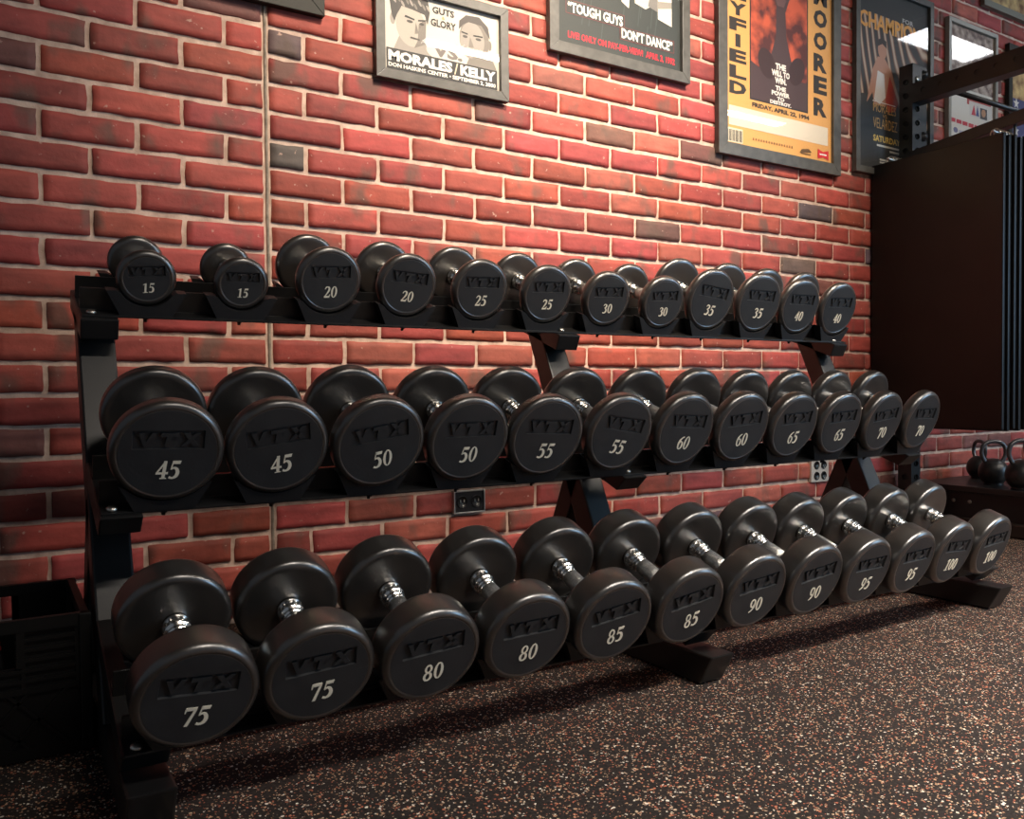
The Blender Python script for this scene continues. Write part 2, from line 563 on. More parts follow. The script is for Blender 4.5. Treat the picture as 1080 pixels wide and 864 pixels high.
def build_brick_wall():
    BR = brick_material()
    MO = noisy(mat('lime_mortar', (.55, .42, .34), .9), 26, (.40, .285, .225), (.62, .465, .38), None, .9, 90)
    GROUT = noisy(mat('grey_joint_sealant', (.2, .17, .14), .8), 40, (.16, .13, .10), (.30, .25, .20), None, .5, 120)
    verts, faces, mids, cols = [], [], [], []
    X0, X1, ZT = -2.2, 5.4, 3.0
    # mortar bed, set back behind the brick faces
    nx, nz = 60, 24
    b0 = len(verts)
    for k in range(nz + 1):
        for i in range(nx + 1):
            verts.append((X0 + (X1 - X0) * i / nx, .0045, ZT * k / nz)); cols.append((1, 1, 1, 1))
    for k in range(nz):
        for i in range(nx):
            a = b0 + k * (nx + 1) + i
            faces.append((a, a + 1, a + nx + 2, a + nx + 1)); mids.append(1)
    dark = {(0, 0, 1): (.115, .075, .075), (4, 0, 1): (.10, .080, .070), (3, 20, 22): (.085, .058, .062), (6, 19, 21): (.13, .085, .07),
            (5, 12, 14): (.12, .055, .045), (5, 24, 26): (.10, .06, .075), (2, 8, 9): (.2, .05, .04), (-1, 8, 10): (.23, .07, .05),
            (1, 10, 12): (.16, .07, .05), (16, -5, -3): (.2, .045, .035), (19, 14, 16): (.10, .052, .06), (20, 13, 15): (.12, .035, .05),
            (18, 22, 24): (.13, .05, .07), (20, 11, 13): (.13, .035, .05), (20, 9, 11): (.13, .04, .055)}
    for v in range(-21, 21):
        zc = ZV0 - v * CRS
        z0, z1 = zc - CRS / 2 + .0055, zc + CRS / 2 - .0055
        if z0 < 0.003:
            z0 = 0.003
        if z1 > ZT or z1 - z0 < .01:
            continue
        heads = [u for u in range(-23, 55) if (u % 2 == 0) == (v % 2 != 0)]
        if v % 2 == 0:
            heads.append(0)
        heads.sort()
        for ua, ub in zip(heads, heads[1:]):
            gapa = .009 if ua == 0 else .0048
            gapb = .009 if ub == 0 else .0048
            xa, xb = ua * HB + gapa, ub * HB - gapb
            if xa < X0 or xb > X1:
                continue
            if (v, ua, ub) in dark:
                c = dark[(v, ua, ub)]
            else:
                t = random.random()
                k = random.uniform(.70, 1.22)
                c = (.315 * k, .052 * k * random.uniform(.9, 1.25), .042 * k * random.uniform(.85, 1.15))
                if t < .05:
                    c = (.17 * k, .062 * k, .052 * k)
                elif t < .13:
                    c = (.35 * k, .085 * k, .058 * k)
            lx, lz = random.uniform(-.0012, .0012), random.uniform(-.0012, .0012)
            dep = random.uniform(.005, .0088)
            tw = random.uniform(-.0012, .0012)
            n_x = max(4, int((xb - xa) / .018)); n_z = 4
            us = [0, .0] + [i / n_x for i in range(n_x + 1)] + [1, 1]
            xs = [xa + (xb - xa) * i / n_x for i in range(n_x + 1)]
            zs = [z0 + (z1 - z0) * i / n_z for i in range(n_z + 1)]
            gx = [xa] + [xa + .0028] + xs[1:-1] + [xb - .0028] + [xb]
            gz = [z0] + [z0 + .0028] + zs[1:-1] + [z1 - .0028] + [z1]
            base = len(verts)
            W_, H_ = len(gx), len(gz)
            for kz, z in enumerate(gz):
                for kx, x in enumerate(gx):
                    edge = kx in (0, W_ - 1) or kz in (0, H_ - 1)
                    pn = noise.noise_vector(Vector((x * 24, v * 3.3, z * 24)))
                    pf = noise.noise_vector(Vector((x * 75, v * 1.7 + 9, z * 75)))
                    amp = .0026
                    px = x + lx + (pn.x * amp + pf.x * .0014 if edge or kx in (1, W_ - 2) else 0)
                    pz = z + lz + tw * ((x - xa) / (xb - xa) - .5) * 2 + (pn.z * amp + pf.z * .0014 if edge or kz in (1, H_ - 2) else 0)
                    if edge:
                        py = .0055
                    else:
                        py = -dep + .004 + pn.y * .0010 + pf.y * .0005
                        if kx in (1, W_ - 2) or kz in (1, H_ - 2):
                            py += .0009
                    verts.append((px, py, pz)); cols.append((*c, 1))
            for kz in range(H_ - 1):
                for kx in range(W_ - 1):
                    a = base + kz * W_ + kx
                    faces.append((a, a + 1, a + W_ + 1, a + W_)); mids.append(0)
    # narrow sealant bead in the straight movement joint
    b0 = len(verts)
    nz = 120
    for k in range(nz + 1):
        z = ZT * k / nz
        wob = noise.noise(Vector((3.1, 0, z * 9))) * .0016
        for dx, y in ((-.0042, .004), (-.0022, -.0005), (.0022, -.0008), (.0042, .004)):
            verts.append((dx + wob, y, z)); cols.append((1, 1, 1, 1))
    for k in range(nz):
        for i in range(3):
            a = b0 + k * 4 + i
            faces.append((a, a + 1, a + 5, a + 4)); mids.append(2)
    me = bpy.data.meshes.new('wall_back')
    me.from_pydata(verts, [], faces)
    for m_ in (BR, MO, GROUT):
        me.materials.append(m_)
    me.polygons.foreach_set('material_index', mids)
    ca = me.color_attributes.new('tint', 'FLOAT_COLOR', 'POINT')
    flat = [x for c in cols for x in c]
    ca.data.foreach_set('color', flat)
    me.shade_smooth()
    me.update()
    o = bpy.data.objects.new('wall_back', me)
    COL.objects.link(o)
    return struct(o)


build_brick_wall()
bm = bmesh.new(); add_box(bm, -2.6, 7.2, -6.2, .005, -.06, 0)
struct(obj('floor', bm, rubber_floor_material()))
bm = bmesh.new(); add_box(bm, -2.6, 7.2, -6.2, .02, 3.0, 3.06)
struct(obj('ceiling', bm, noisy(mat('dark_painted_ceiling', (.05, .05, .05), .8), 5, (.045, .043, .04), (.06, .057, .052))))
bm = bmesh.new(); add_box(bm, 7.0, 7.1, -6.2, .02, 0, 3.0)
struct(obj('wall_right', bm, noisy(mat('grey_plaster', (.22, .21, .2), .85), 4, (.19, .18, .17), (.25, .24, .22))))


def ceiling_light(x0, x1, y0, y1, label, strength, color):
    t = thing('ceiling_light', label, 'ceiling light', ((x0 + x1) / 2, (y0 + y1) / 2, 2.94))
    hx, hy = (x1 - x0) / 2, (y1 - y0) / 2
    bm = bmesh.new()
    w = .025
    add_box(bm, -hx - w, hx + w, -hy - w, hy + w, .02, .06, .004)
    for a, b, c, d in ((-hx - w, hx + w, -hy - w, -hy), (-hx - w, hx + w, hy, hy + w), (-hx - w, -hx, -hy, hy), (hx, hx + w, -hy, hy)):
        add_box(bm, a, b, c, d, -.012, .02, .003)
    obj('housing', bm, mat('white_housing', (.7, .7, .68), .4), t)
    bm = bmesh.new(); add_box(bm, -hx, hx, -hy, hy, -.004, .014)
    obj('diffuser', bm, mat('lit_diffuser', (.9, .9, .88), .5, emit=color, estr=strength), t)


ceiling_light(1.85, 5.35, -3.08, -2.98, 'long white strip light on the ceiling in front of the rack', 9, (1, .93, .84))
ceiling_light(4.55, 5.35, -1.36, -1.12, 'short white panel light on the ceiling right of the hanging mats', 9, (.95, .96, 1))

# ------------------------------------------------------------------ dumbbell rack
TIERS = [(-0.4174, 0.7821, 0.3323), (-0.686, 0.449, 0.3554), (-0.9205, 0.1492, 0.3617)]
ROWS = [(15, -0.3629, -0.18, 5.5), (15, -0.1901, -0.47, 2.0), (20, -0.0164, 1.61, 3.5), (20, 0.1608, 0.68, -3.0), (25, 0.3415, -0.34, 2.5), (25, 0.5239, -0.15, 3.0), (30, 0.7045, -1.6, 3.5), (30, 0.8884, -0.94, 4.5), (35, 1.0617, 0.47, -5.5), (35, 1.2521, -1.46, 0.0), (40, 1.4232, 0.03, 0.5), (40, 1.597, 1.12, 1.5), (45, -0.3768, -1.5, -1.0), (45, -0.204, -0.67, 8.0), (50, -0.0267, 0.39, 10.0), (50, 0.1537, 0.31, 0.5), (55, 0.3329, -1.18, -2.0), (55, 0.5173, 0.65, -8.5), (60, 0.7015, 2.14, -3.5), (60, 0.8838, 1.55, 4.0), (65, 1.0634, 1.92, 2.5), (65, 1.2385, 2.99, 3.0), (70, 1.4139, 4.01, 5.0), (70, 1.5885, 4.7, -2.0), (75, -0.3887, -0.52, -4.5), (75, -0.2206, -0.83, 4.0), (80, -0.0478, -0.64, 5.0), (80, 0.1274, -0.76, 2.0), (85, 0.3053, -1.43, 9.5), (85, 0.4821, 0.3, 9.5), (90, 0.658, 1.3, 5.5), (90, 0.8342, 1.8, 5.5), (95, 1.0029, 2.4, -0.5), (95, 1.1691, 3.0, 0.0), (100, 1.3363, 3.6, -5.0), (100, 1.5044, 3.9, 2.0)]
SIZES = {15: (0.0524, 0.022, 0.0613), 20: (0.07, 0.024, 0.0578), 25: (0.0712, 0.025, 0.0612), 30: (0.0702, 0.028, 0.0641), 35: (0.0853, 0.025, 0.0599), 40: (0.0832, 0.026, 0.0601), 45: (0.0855, 0.035, 0.0603), 50: (0.0871, 0.036, 0.064), 55: (0.0871, 0.035, 0.0669), 60: (0.0877, 0.034, 0.0665), 65: (0.0861, 0.034, 0.0669), 70: (0.0863, 0.034, 0.0674), 75: (0.0822, 0.059, 0.0583), 80: (0.0822, 0.06, 0.0648), 85: (0.0821, 0.06, 0.0672), 90: (0.0837, 0.058, 0.0647), 95: (0.0822, 0.058, 0.0664), 100: (0.0831, 0.058, 0.0616)}
RX0, RX1 = -.472, 1.660
POSTS = [(-.475, -.412), (.562, .625), (1.592, 1.655)]


def tier_pt(k, x, s, n):
    """s along the shelf towards the wall, n normal to it"""
    y0, z0, t = TIERS[k]
    return Vector((x, y0 + s * math.cos(t) - n * math.sin(t), z0 + s * math.sin(t) + n * math.cos(t)))


rack = thing('dumbbell_rack', 'long black three-tier steel dumbbell rack standing in front of the brick wall', 'rack', (.59, -.6, 0))


def rack_part(name, bm, m=RACK):
    bmesh.ops.translate(bm, verts=bm.verts, vec=(-.59, .6, 0))
    return obj(name, bm, m, rack)


NL = -.017
for xa, xb in POSTS:
    xm, w = (xa + xb) / 2, xb - xa
    # base tube on the floor with a raked front end
    bm = bmesh.new()
    add_prism(bm, [(xa, -1.037, .064), (xa, -1.003, .003), (xa, -.30, .003), (xa, -.30, .064)], (xa, 0, 0), (xb, 0, 0), .004)
    rack_part('foot', bm)
    # long leaning upright
    bm = bmesh.new()
    fy = lambda z: -.445 - (.7 - z) * .473
    zt, zb = .738, .064
    add_prism(bm, [(xa, fy(zb), zb), (xa, fy(zb) + .072, zb), (xa, fy(zt) + .072, zt + .022), (xa, fy(zt), zt)], (xa, 0, 0), (xb, 0, 0), .004)
    rack_part('upright', bm)
    # rear brace of the A shape
    bm = bmesh.new()
    ry = lambda z: -.478 + (.28 - z) * .48
    add_prism(bm, [(xa, ry(.064), .064), (xa, ry(.064) - .062, .064), (xa, ry(.38) - .062, .38), (xa, ry(.42) - .02, .42), (xa, ry(.40), .40)],
              (xa, 0, 0), (xb, 0, 0), .004)
    rack_part('brace', bm)
    for k in range(3):
        bm = bmesh.new()
        s1 = (.12, .12, .25)[k]
        hgt = .040
        poly = [tier_pt(k, xa, (-.110, -.098)[min(k, 1)], NL - .004), tier_pt(k, xa, s1, NL - .004), tier_pt(k, xa, s1, NL - .004 - hgt), tier_pt(k, xa, -.076 if k else -.106, NL - .004 - hgt)]
        if k == 2:
            poly = [tier_pt(k, xa, -.082, NL - .004), tier_pt(k, xa, s1, NL - .004), tier_pt(k, xa, s1, NL - .004 - hgt), tier_pt(k, xa, -.065, NL - .004 - hgt)]
        add_prism(bm, poly, (xa, 0, 0), (xb, 0, 0), .003)
        a = rack_part('arm', bm)
        bm = bmesh.new()
        mt = Matrix.Rotation(TIERS[k][2], 4, 'X')
        mt.translation = tier_pt(k, xm - .012, (-.084, -.075, -.072)[k], NL + .0005)
        add_lathe(bm, [(.0085, 0), (.0085, .003), (.006, .0055), (0, .006)], 16, mt)
        bmesh.ops.translate(bm, verts=bm.verts, vec=(-.59, .6, 0))
        bo = obj('bolt', bm, BOLT, a)
        bo.matrix_parent_inverse = Matrix.Identity(4)

for k in range(3):
    for sgn in (-1, 1):
        bm = bmesh.new()
        th_ = .004
        # angle iron: lip outwards, web standing up on the inner edge
        le = (.097, .087, .084)[k]
        prof = [(le, NL), (.052, NL), (.052, NL + .040), (.048, NL + .040), (.048, NL - th_), (le, NL - th_)]
        poly = [tier_pt(k, RX0, sgn * s, n) for s, n in prof]
        add_prism(bm, poly, (RX0, 0, 0), (RX1, 0, 0), .0008)
        rack_part('rail', bm)


def saddle_mesh(k, x, r, sgn):
    """moulded cradle: trapezoid block with a round hollow for the head"""
    bm = bmesh.new()
    top, bot = .069, .046
    nt, nb = .028, NL
    pts = [(-bot, nb), (bot, nb), (top, nt)]
    m_ = 14
    arc = []
    for i in range(m_ + 1):
        xx = top * .90 * (1 - 2 * i / m_)
        if abs(xx) < r * .999:
            yy = r - math.sqrt(max(r * r - xx * xx, 0)) - .0012
        else:
            yy = nt
        arc.append((xx, max(nb + .004, min(nt, yy))))
    pts += arc + [(-top, nt)]
    s0, s1 = .060, .088
    add_prism(bm, [tier_pt(k, x + px, sgn * s0, n) for px, n in pts], tier_pt(k, 0, sgn * s0, 0), tier_pt(k, 0, sgn * s1, 0), 0)
    return bm


for i, (wt, x, yaw, roll) in enumerate(ROWS):
    k = i // 12
    r = SIZES[wt][0]
    for sgn in (-1, 1):
        xo = x - sgn * math.sin(math.radians(yaw)) * .09
        sd = rack_part('saddle', saddle_mesh(k, xo, r, sgn), SADDLE)
        if sgn == -1 and k < 2:
            bm = bmesh.new()
            mt = Matrix.Rotation(TIERS[k][2] + PI, 4, 'X')
            mt.translation = tier_pt(k, xo, -.075, NL - .004)
            add_lathe(bm, [(.007, 0), (.007, .005), (.0035, .005), (.0035, .011), (0, .011)], 6, mt)
            bmesh.ops.translate(bm, verts=bm.verts, vec=(-.59, .6, 0))
            obj('nut', bm, RACK, sd)

# ------------------------------------------------------------------ dumbbells
FB = .0118


def head_mesh(r, L_, front):
    """z from 0 (handle side) to L_ (outer face); rounded rims; front heads carry a sunk logo panel"""
    bm = bmesh.new()
    b = .0115
    prof = [(.0185, .0030), (r * .45, .0012), (r - b * 1.25, 0.0)]
    for i in range(1, 7):
        a = PI / 2 * i / 6
        prof.append((r - b + b * math.sin(a), b - b * math.cos(a)))
    for i in range(0, 7):
        a = PI / 2 * i / 6
        prof.append((r - b + b * math.cos(a), L_ - b + b * math.sin(a)))
    seg = 64
    rf = r - FB
    # tiny groove where the rounded rim meets the flat face
    prof[-1] = (rf + .0006, L_ - .0003)
    prof += [(rf, L_ - .0011), (rf - .0008, L_ - .0002)]
    rings = add_lathe(bm, prof, seg, None, 0, False, False)
    outer = rings[-1]
    c = Vector((0, .27 * r, L_ - .0002))
    hw, hh = .62 * r, .185 * r
    if not front:
        f = bm.faces.new(outer); f.material_index = 1
    else:
        def edge_pt(v, w_, h_):
            d = v - c
            t = min(w_ / abs(d.x) if abs(d.x) > 1e-9 else 1e9, h_ / abs(d.y) if abs(d.y) > 1e-9 else 1e9)
            return Vector((c.x + d.x * t, c.y + d.y * t, 0))
        # put corners exactly: snap the nearest samples
        base = [edge_pt(v.co, hw, hh) for v in outer]
        for sx in (-1, 1):
            for sy in (-1, 1):
                q = Vector((c.x + sx * hw, c.y + sy * hh, 0))
                j = min(range(seg), key=lambda i_: (base[i_] - q).length)
                base[j] = q
        prev = outer
        for (sc, dz) in ((0.0, 0.0), (-.0004, -.0042)):
            ring = []
            for p in base:
                d = Vector((p.x - c.x, p.y - c.y, 0))
                s_ = 1 + sc / hh
                ring.append(bm.verts.new((c.x + d.x * s_, c.y + d.y * s_, c.z + dz)))
            for i_ in range(seg):
                j = (i_ + 1) % seg
                f = bm.faces.new((prev[i_], prev[j], ring[j], ring[i_])); f.material_index = 1
            prev = ring
        f = bm.faces.new(prev); f.material_index = 1
    bmesh.ops.recalc_face_normals(bm, faces=bm.faces)
    for f in bm.faces:
        f.smooth = f.material_index == 0
    me = bpy.data.meshes.new('head')
    bm.to_mesh(me); bm.free()
    me.materials.append(RUBBER); me.materials.append(RUBBER_FACE)
    return me


LOGO = {'V': [[(0, 1), (.30, 1), (.52, .30), (.40, 0)], [(1.0, 1), (.72, 1), (.40, 0), (.60, 0)]],
        'T': [[(0, 1), (1, 1), (1, .72), (0, .72)], [(.36, .75), (.66, .75), (.60, 0), (.30, 0)]],
        'X': [[(0, 1), (.32, 1), (1, 0), (.68, 0)], [(1, 1), (.70, 1), (0, 0), (.30, 0)]]}


def logo_mesh(r, L_):
    bm = bmesh.new()
    hw, hh = .62 * r * .92, .185 * r * .70
    cw = 2 * hw / 3
    for k, ch in enumerate('VTX'):
        for poly in LOGO[ch]:
            pts = []
            for x, y in poly:
                px = -hw + cw * (k + .10 + .80 * x) + .10 * cw * (y - .5)
                pts.append(Vector((px, .27 * r + (2 * y - 1) * hh, L_ - .0046)))
            add_prism(bm, pts, (0, 0, 0), (0, 0, .0036))
    bmesh.ops.recalc_face_normals(bm, faces=bm.faces)
    me = bpy.data.meshes.new('logo')
    bm.to_mesh(me); bm.free()
    me.materials.append(RUBBER_FACE)
    return me


def handle_mesh(g):
    """chromed end collars with flutes and rings; the knurled grip is a mesh of its own"""
    bm = bmesh.new()
    half = [(.0180, g + .004), (.0195, g - .002), (.0205, g - .005), (.0175, g - .007), (.0175, g - .017), (.0200, g - .0185), (.0200, g - .0215),
            (.0150, g - .0225), (.0150, g - .0240), (.0172, g - .0248), (.0172, g - .0300), (.0148, g - .0308), (.0148, g - .0322), (.0165, g - .0330), (.0165, g - .0370), (.0150, g - .0378), (.0146, 0)]
    pr = [(r, -z) for r, z in half[:-1]] + [(r, z) for r, z in reversed(half[:-1])]
    add_lathe(bm, pr, 32)
    # raised flutes on the collars
    for sg in (-1, 1):
        for i in range(14):
            a = 2 * PI * i / 14
            ca, sa = math.cos(a), math.sin(a)
            u, w = Vector((ca, sa, 0)), Vector((-sa, ca, 0))
            z0, z1 = sg * (g - .0165), sg * (g - .0072)
            pts = [u * .0168 - w * .0021, u * .0168 + w * .0021, u * .0198 + w * .0013, u * .0198 - w * .0013]
            add_prism(bm, [p_ + Vector((0, 0, z0)) for p_ in pts], (0, 0, z0), (0, 0, z1))
    bmesh.ops.recalc_face_normals(bm, faces=bm.faces)
    me = bpy.data.meshes.new('handle')
    bm.to_mesh(me); bm.free()
    me.materials.append(CHROME)
    bm = bmesh.new()
    e_ = g - .0385
    add_lathe(bm, [(.0155, -e_), (.0164, -e_ * .5), (.0166, 0), (.0164, e_ * .5), (.0155, e_)], 32)
    m2 = bpy.data.meshes.new('grip')
    bm.to_mesh(m2); bm.free()
    m2.materials.append(KNURL)
    return me, m2


TIER_NAME = ('top', 'middle', 'bottom')
cache = {}
NB = {0: 'left', 1: 'right'}
WEIGHTS = [row[0] for row in ROWS]
for i, (wt, x, yaw, roll) in enumerate(ROWS):
    k = i // 12
    r, hl, g = SIZES[wt]
    if wt not in cache:
        cache[wt] = (head_mesh(r, hl, True), head_mesh(r, hl, False), logo_mesh(r, hl), number_mesh(str(wt), .34 * r if k == 0 else .36 * r, hl - .0001), handle_mesh(g))
        cache[wt][3].materials.append(CREAM)
    hf, hb, lg, nm, hd = cache[wt]
    y0, z0, t = TIERS[k]
    n = Vector((0, -math.sin(t), math.cos(t)))
    a0 = Vector((0, -math.cos(t), -math.sin(t)))
    ya = math.radians(yaw)
    axv = a0 * math.cos(ya) + Vector((1, 0, 0)) * math.sin(ya)
    xv = n.cross(axv)
    ro = math.radians(roll)
    xr = xv * math.cos(ro) + n * math.sin(ro)
    yr = n * math.cos(ro) - xv * math.sin(ro)
    mw = Matrix((xr, yr, axv)).transposed().to_4x4()
    mw.translation = Vector((x, y0, z0)) + n * r
    side = NB[i % 2]
    pos = 'on the %s tier of the rack' % TIER_NAME[k]
    if i % 12 == 0:
        pos = 'far left on the %s tier' % TIER_NAME[k]
    elif i % 12 == 11:
        pos = 'far right on the %s tier' % TIER_NAME[k]
    elif i % 2 == 0:
        pos = 'on the %s tier, next to the %d' % (TIER_NAME[k], WEIGHTS[i - 1])
    else:
        pos = 'on the %s tier, next to the %d' % (TIER_NAME[k], WEIGHTS[i + 1])
    t_ = thing('dumbbell', '%s black dumbbell of the pair marked %d, %s' % (side, wt, pos), 'dumbbell', group='dumbbells on the %s tier' % TIER_NAME[k], mw=mw)
    o = obj('head', hf, None, t_); o.location = (0, 0, g)
    l = obj('logo', lg, None, o)
    nn = obj('number', nm, None, o)
    nn.location = (.02 * r, -.33 * r, 0)
    nn['label'] = 'cream number %d' % wt
    o = obj('head', hb, None, t_); o.location = (0, 0, -g); o.rotation_euler = (PI, 0, 0)
    h = obj('handle', hd[0], None, t_)
    obj('grip', hd[1], None, h)
    h['label'] = 'chrome handle'

# ------------------------------------------------------------------ framed posters
WY = -.004


class Poster:
    def __init__(self, x0, x1, z0, z1, fw, label, fmat, paper, depth=.022):
        self.t = thing('framed_poster', label, 'poster', (x0, WY, z0), 'framed boxing posters on the brick wall')
        W_, H_ = x1 - x0, z1 - z0
        self.w, self.h, self.fw = W_ - 2 * fw, H_ - 2 * fw, fw
        bm = bmesh.new()
        # mitred moulding
        for quad in (((0, 0), (W_, 0), (W_ - fw, fw), (fw, fw)), ((W_, 0), (W_, H_), (W_ - fw, H_ - fw), (W_ - fw, fw)),
                     ((W_, H_), (0, H_), (fw, H_ - fw), (W_ - fw, H_ - fw)), ((0, H_), (0, 0), (fw, fw), (fw, H_ - fw))):
            add_prism(bm, [(a, 0, b) for a, b in quad], (0, 0, 0), (0, -depth, 0), .0015)
        obj('frame', bm, fmat, self.t)
        self.depth = depth
        self.mats, self.verts, self.faces, self.mi = [], [], [], []
        self.layer = 0
        self.vs = 1.0
        self.rect(0, 0, 1, self.h / self.w, paper)

    def m(self, m_):
        if not isinstance(m_, bpy.types.Material):
            m_ = ink(m_)
        if m_ not in self.mats:
            self.mats.append(m_)
        return self.mats.index(m_)

    def poly(self, pts, m_):
        self.layer += 1
        y = -.008 - .00003 * self.layer
        b = len(self.verts)
        vm = self.h / self.w
        for u, v in pts:
            u = min(max(u, 0), 1); v = min(max(v * self.vs, 0), vm)
            self.verts.append((self.fw + u * self.w, y, self.fw + v * self.w))
        self.faces.append(tuple(range(b, b + len(pts)))); self.mi.append(self.m(m_))

    def rect(self, u0, v0, u1, v1, m_):
        self.poly([(u0, v0), (u1, v0), (u1, v1), (u0, v1)], m_)

    def ell(self, u, v, a, b, m_, rot=0, seg=24):
        c, s = math.cos(rot), math.sin(rot)
        self.poly([(u + a * math.cos(2 * PI * i / seg) * c - b * math.sin(2 * PI * i / seg) * s,
                    v + a * math.cos(2 * PI * i / seg) * s + b * math.sin(2 * PI * i / seg) * c) for i in range(seg)], m_)

    def text(self, body, u0, v0, u1, v1, m_, bold=.02):
        vs, fs = text_geo(body, bold)
        self.layer += 1
        y = -.008 - .00003 * self.layer
        b = len(self.verts)
        for a, c in vs:
            self.verts.append((self.fw + (u0 + a * (u1 - u0)) * self.w, y, self.fw + (v0 + c * (v1 - v0)) * self.vs * self.w))
        k = self.m(m_)
        for f in fs:
            self.faces.append(tuple(b + i for i in f)); self.mi.append(k)

    def done(self):
        me = bpy.data.meshes.new('print')
        me.from_pydata(self.verts, [], self.faces)
        for m_ in self.mats:
            me.materials.append(m_)
        me.polygons.foreach_set('material_index', self.mi)
        me.update()
        obj('print', me, None, self.t)
        bm = bmesh.new()
        add_box(bm, self.fw - .002, self.fw + self.w + .002, -.0155, -.0135, self.fw - .002, self.fw + self.h + .002)
        obj('glass_pane', bm, GLASS, self.t)


WHITE, BLACK = (.80, .76, .70), (.012, .012, .012)
# frame corner at the top left
p = Poster(-.42, .151, 1.585, 2.30, .046, 'dark-framed picture cut off by the top edge, left of the black and white poster', FRAME_DARK, (.62, .58, .40))
p.rect(0, .04, .82, 1.2, (.10, .095, .05)); p.done()

# black and white fight poster
p = Poster(.294, .716, 1.458, 1.735, .027, 'black and white landscape poster with two men, grey frame', FRAME_GREY, (.58, .53, .46))
p.vs = .90
GR = [(.05, .045, .04), (.17, .15, .13), (.29, .26, .23), (.40, .36, .31)]
# left man: neck, face, ear, hair
p.poly([(.08, .19), (.40, .19), (.34, .30), (.14, .34)], GR[2])
p.ell(.225, .41, .125, .175, GR[3], .05)
p.ell(.075, .44, .022, .05, GR[2])
p.poly([(.25, .23), (.345, .28), (.355, .50), (.29, .44), (.28, .30)], GR[1])
p.poly([(.06, .52), (.05, .60), (.12, .66), (.37, .66), (.385, .56), (.365, .45), (.34, .53), (.24, .55), (.15, .56), (.11, .48), (.09, .42), (.07, .46)], (.045, .04, .037))
for q in range(9):
    p.ell(.09 + .035 * q, .60 + .02 * math.sin(q * 2.3), .010, .028, GR[1 if q % 2 else 2], .5)
p.poly([(.17, .475), (.255, .462), (.255, .475), (.18, .492)], BLACK); p.poly([(.285, .462), (.345, .475), (.345, .488), (.285, .476)], BLACK)
p.ell(.215, .445, .026, .012, GR[0]); p.ell(.315, .445, .020, .011, GR[0])
p.poly([(.265, .45), (.29, .36), (.255, .35)], GR[1]); p.poly([(.215, .305), (.30, .30), (.295, .315), (.22, .32)], GR[0])
# right man
p.ell(.775, .42, .135, .19, GR[1]); p.ell(.755, .41, .11, .16, GR[2])
p.poly([(.635, .48), (.64, .56), (.70, .62), (.82, .63), (.90, .56), (.92, .45), (.885, .50), (.84, .56), (.72, .565), (.67, .53)], (.07, .06, .055))
p.ell(.915, .40, .018, .045, GR[1])
p.poly([(.655, .46), (.715, .452), (.715, .464), (.66, .472)], BLACK); p.poly([(.765, .45), (.85, .455), (.85, .468), (.765, .463)], BLACK)
p.ell(.69, .432, .022, .012, GR[0]); p.ell(.81, .432, .026, .012, GR[0]); p.poly([(.735, .44), (.77, .35), (.72, .345)], GR[1])
p.poly([(.70, .19), (.98, .19), (.94, .28), (.84, .30), (.72, .24)], GR[1])
p.text('GUTS', .405, .565, .595, .625, BLACK, .035); p.text('&', .485, .528, .515, .556, (.35, .3, .1), .02); p.text('GLORY', .39, .455, .61, .52, BLACK, .035)
p.ell(.52, .25, .17, .085, (.58, .53, .46)); p.text('VS.', .40, .20, .665, .31, (.14, .12, .11), .05)
p.rect(.02, .018, .98, .19, BLACK)
p.text('MORALES', .035, .085, .575, .175, WHITE, .05); p.text('/', .59, .08, .625, .18, (.6, .5, .35), .01); p.text('KELLY', .645, .085, .965, .175, WHITE, .05)
p.text('DON HASKINS CENTER \u2022 SEPTEMBER 2, 2000', .035, .03, .965, .07, WHITE, .03)
p.done()

# dark poster with the quotation
p = Poster(.865, 1.447, 1.648, 2.42, .035, 'dark poster with white quotation and red line, thick grey frame', FRAME_GREY, (.020, .026, .024))
for q in range(26):
    u = random.uniform(.02, .95); v = random.uniform(.05, .5)
    p.poly([(u, v), (u + .008, v), (u + .03, v + .17), (u + .022, v + .17)], (.035, .045, .042))
PH = (.62, .58, .50)
p.poly([(.50, .36), (.56, .33), (.585, .62), (.52, .62)], PH); p.poly([(.61, .375), (.70, .355), (.74, .38), (.76, .70), (.60, .70)], (.5, .47, .41))
p.poly([(.805, .315), (.925, .29), (.925, .75), (.80, .75)], PH); p.poly([(.80, .38), (.925, .41), (.925, .45), (.80, .43)], (.25, .23, .2))
p.poly([(.15, .42), (.45, .36), (.49, .8), (.1, .8)], (.10, .10, .09))
p.poly([(.72, .38), (.80, .36), (.80, .44), (.74, .46)], (.16, .15, .14))
RED = (.62, .012, .03)
for a, b, c, d in ((.065, .19, .525, .275), (.485, .118, .945, .20)):
    p.rect(a, b, d and c, d, (.13, .02, .02)); p.rect(a + .004, b + .004, c - .004, d - .004, (.020, .024, .022))
p.text('\u201cTOUGH GUYS', .08, .20, .51, .265, (.85, .80, .70), .03); p.text('DON\u2019T DANCE\u201d', .50, .128, .93, .192, (.85, .80, .70), .03)
p.text('LIVE! ONLY ON PAY-PER-VIEW!  APRIL 3, 1992', .08, .035, .95, .085, RED, .03)
p.done()

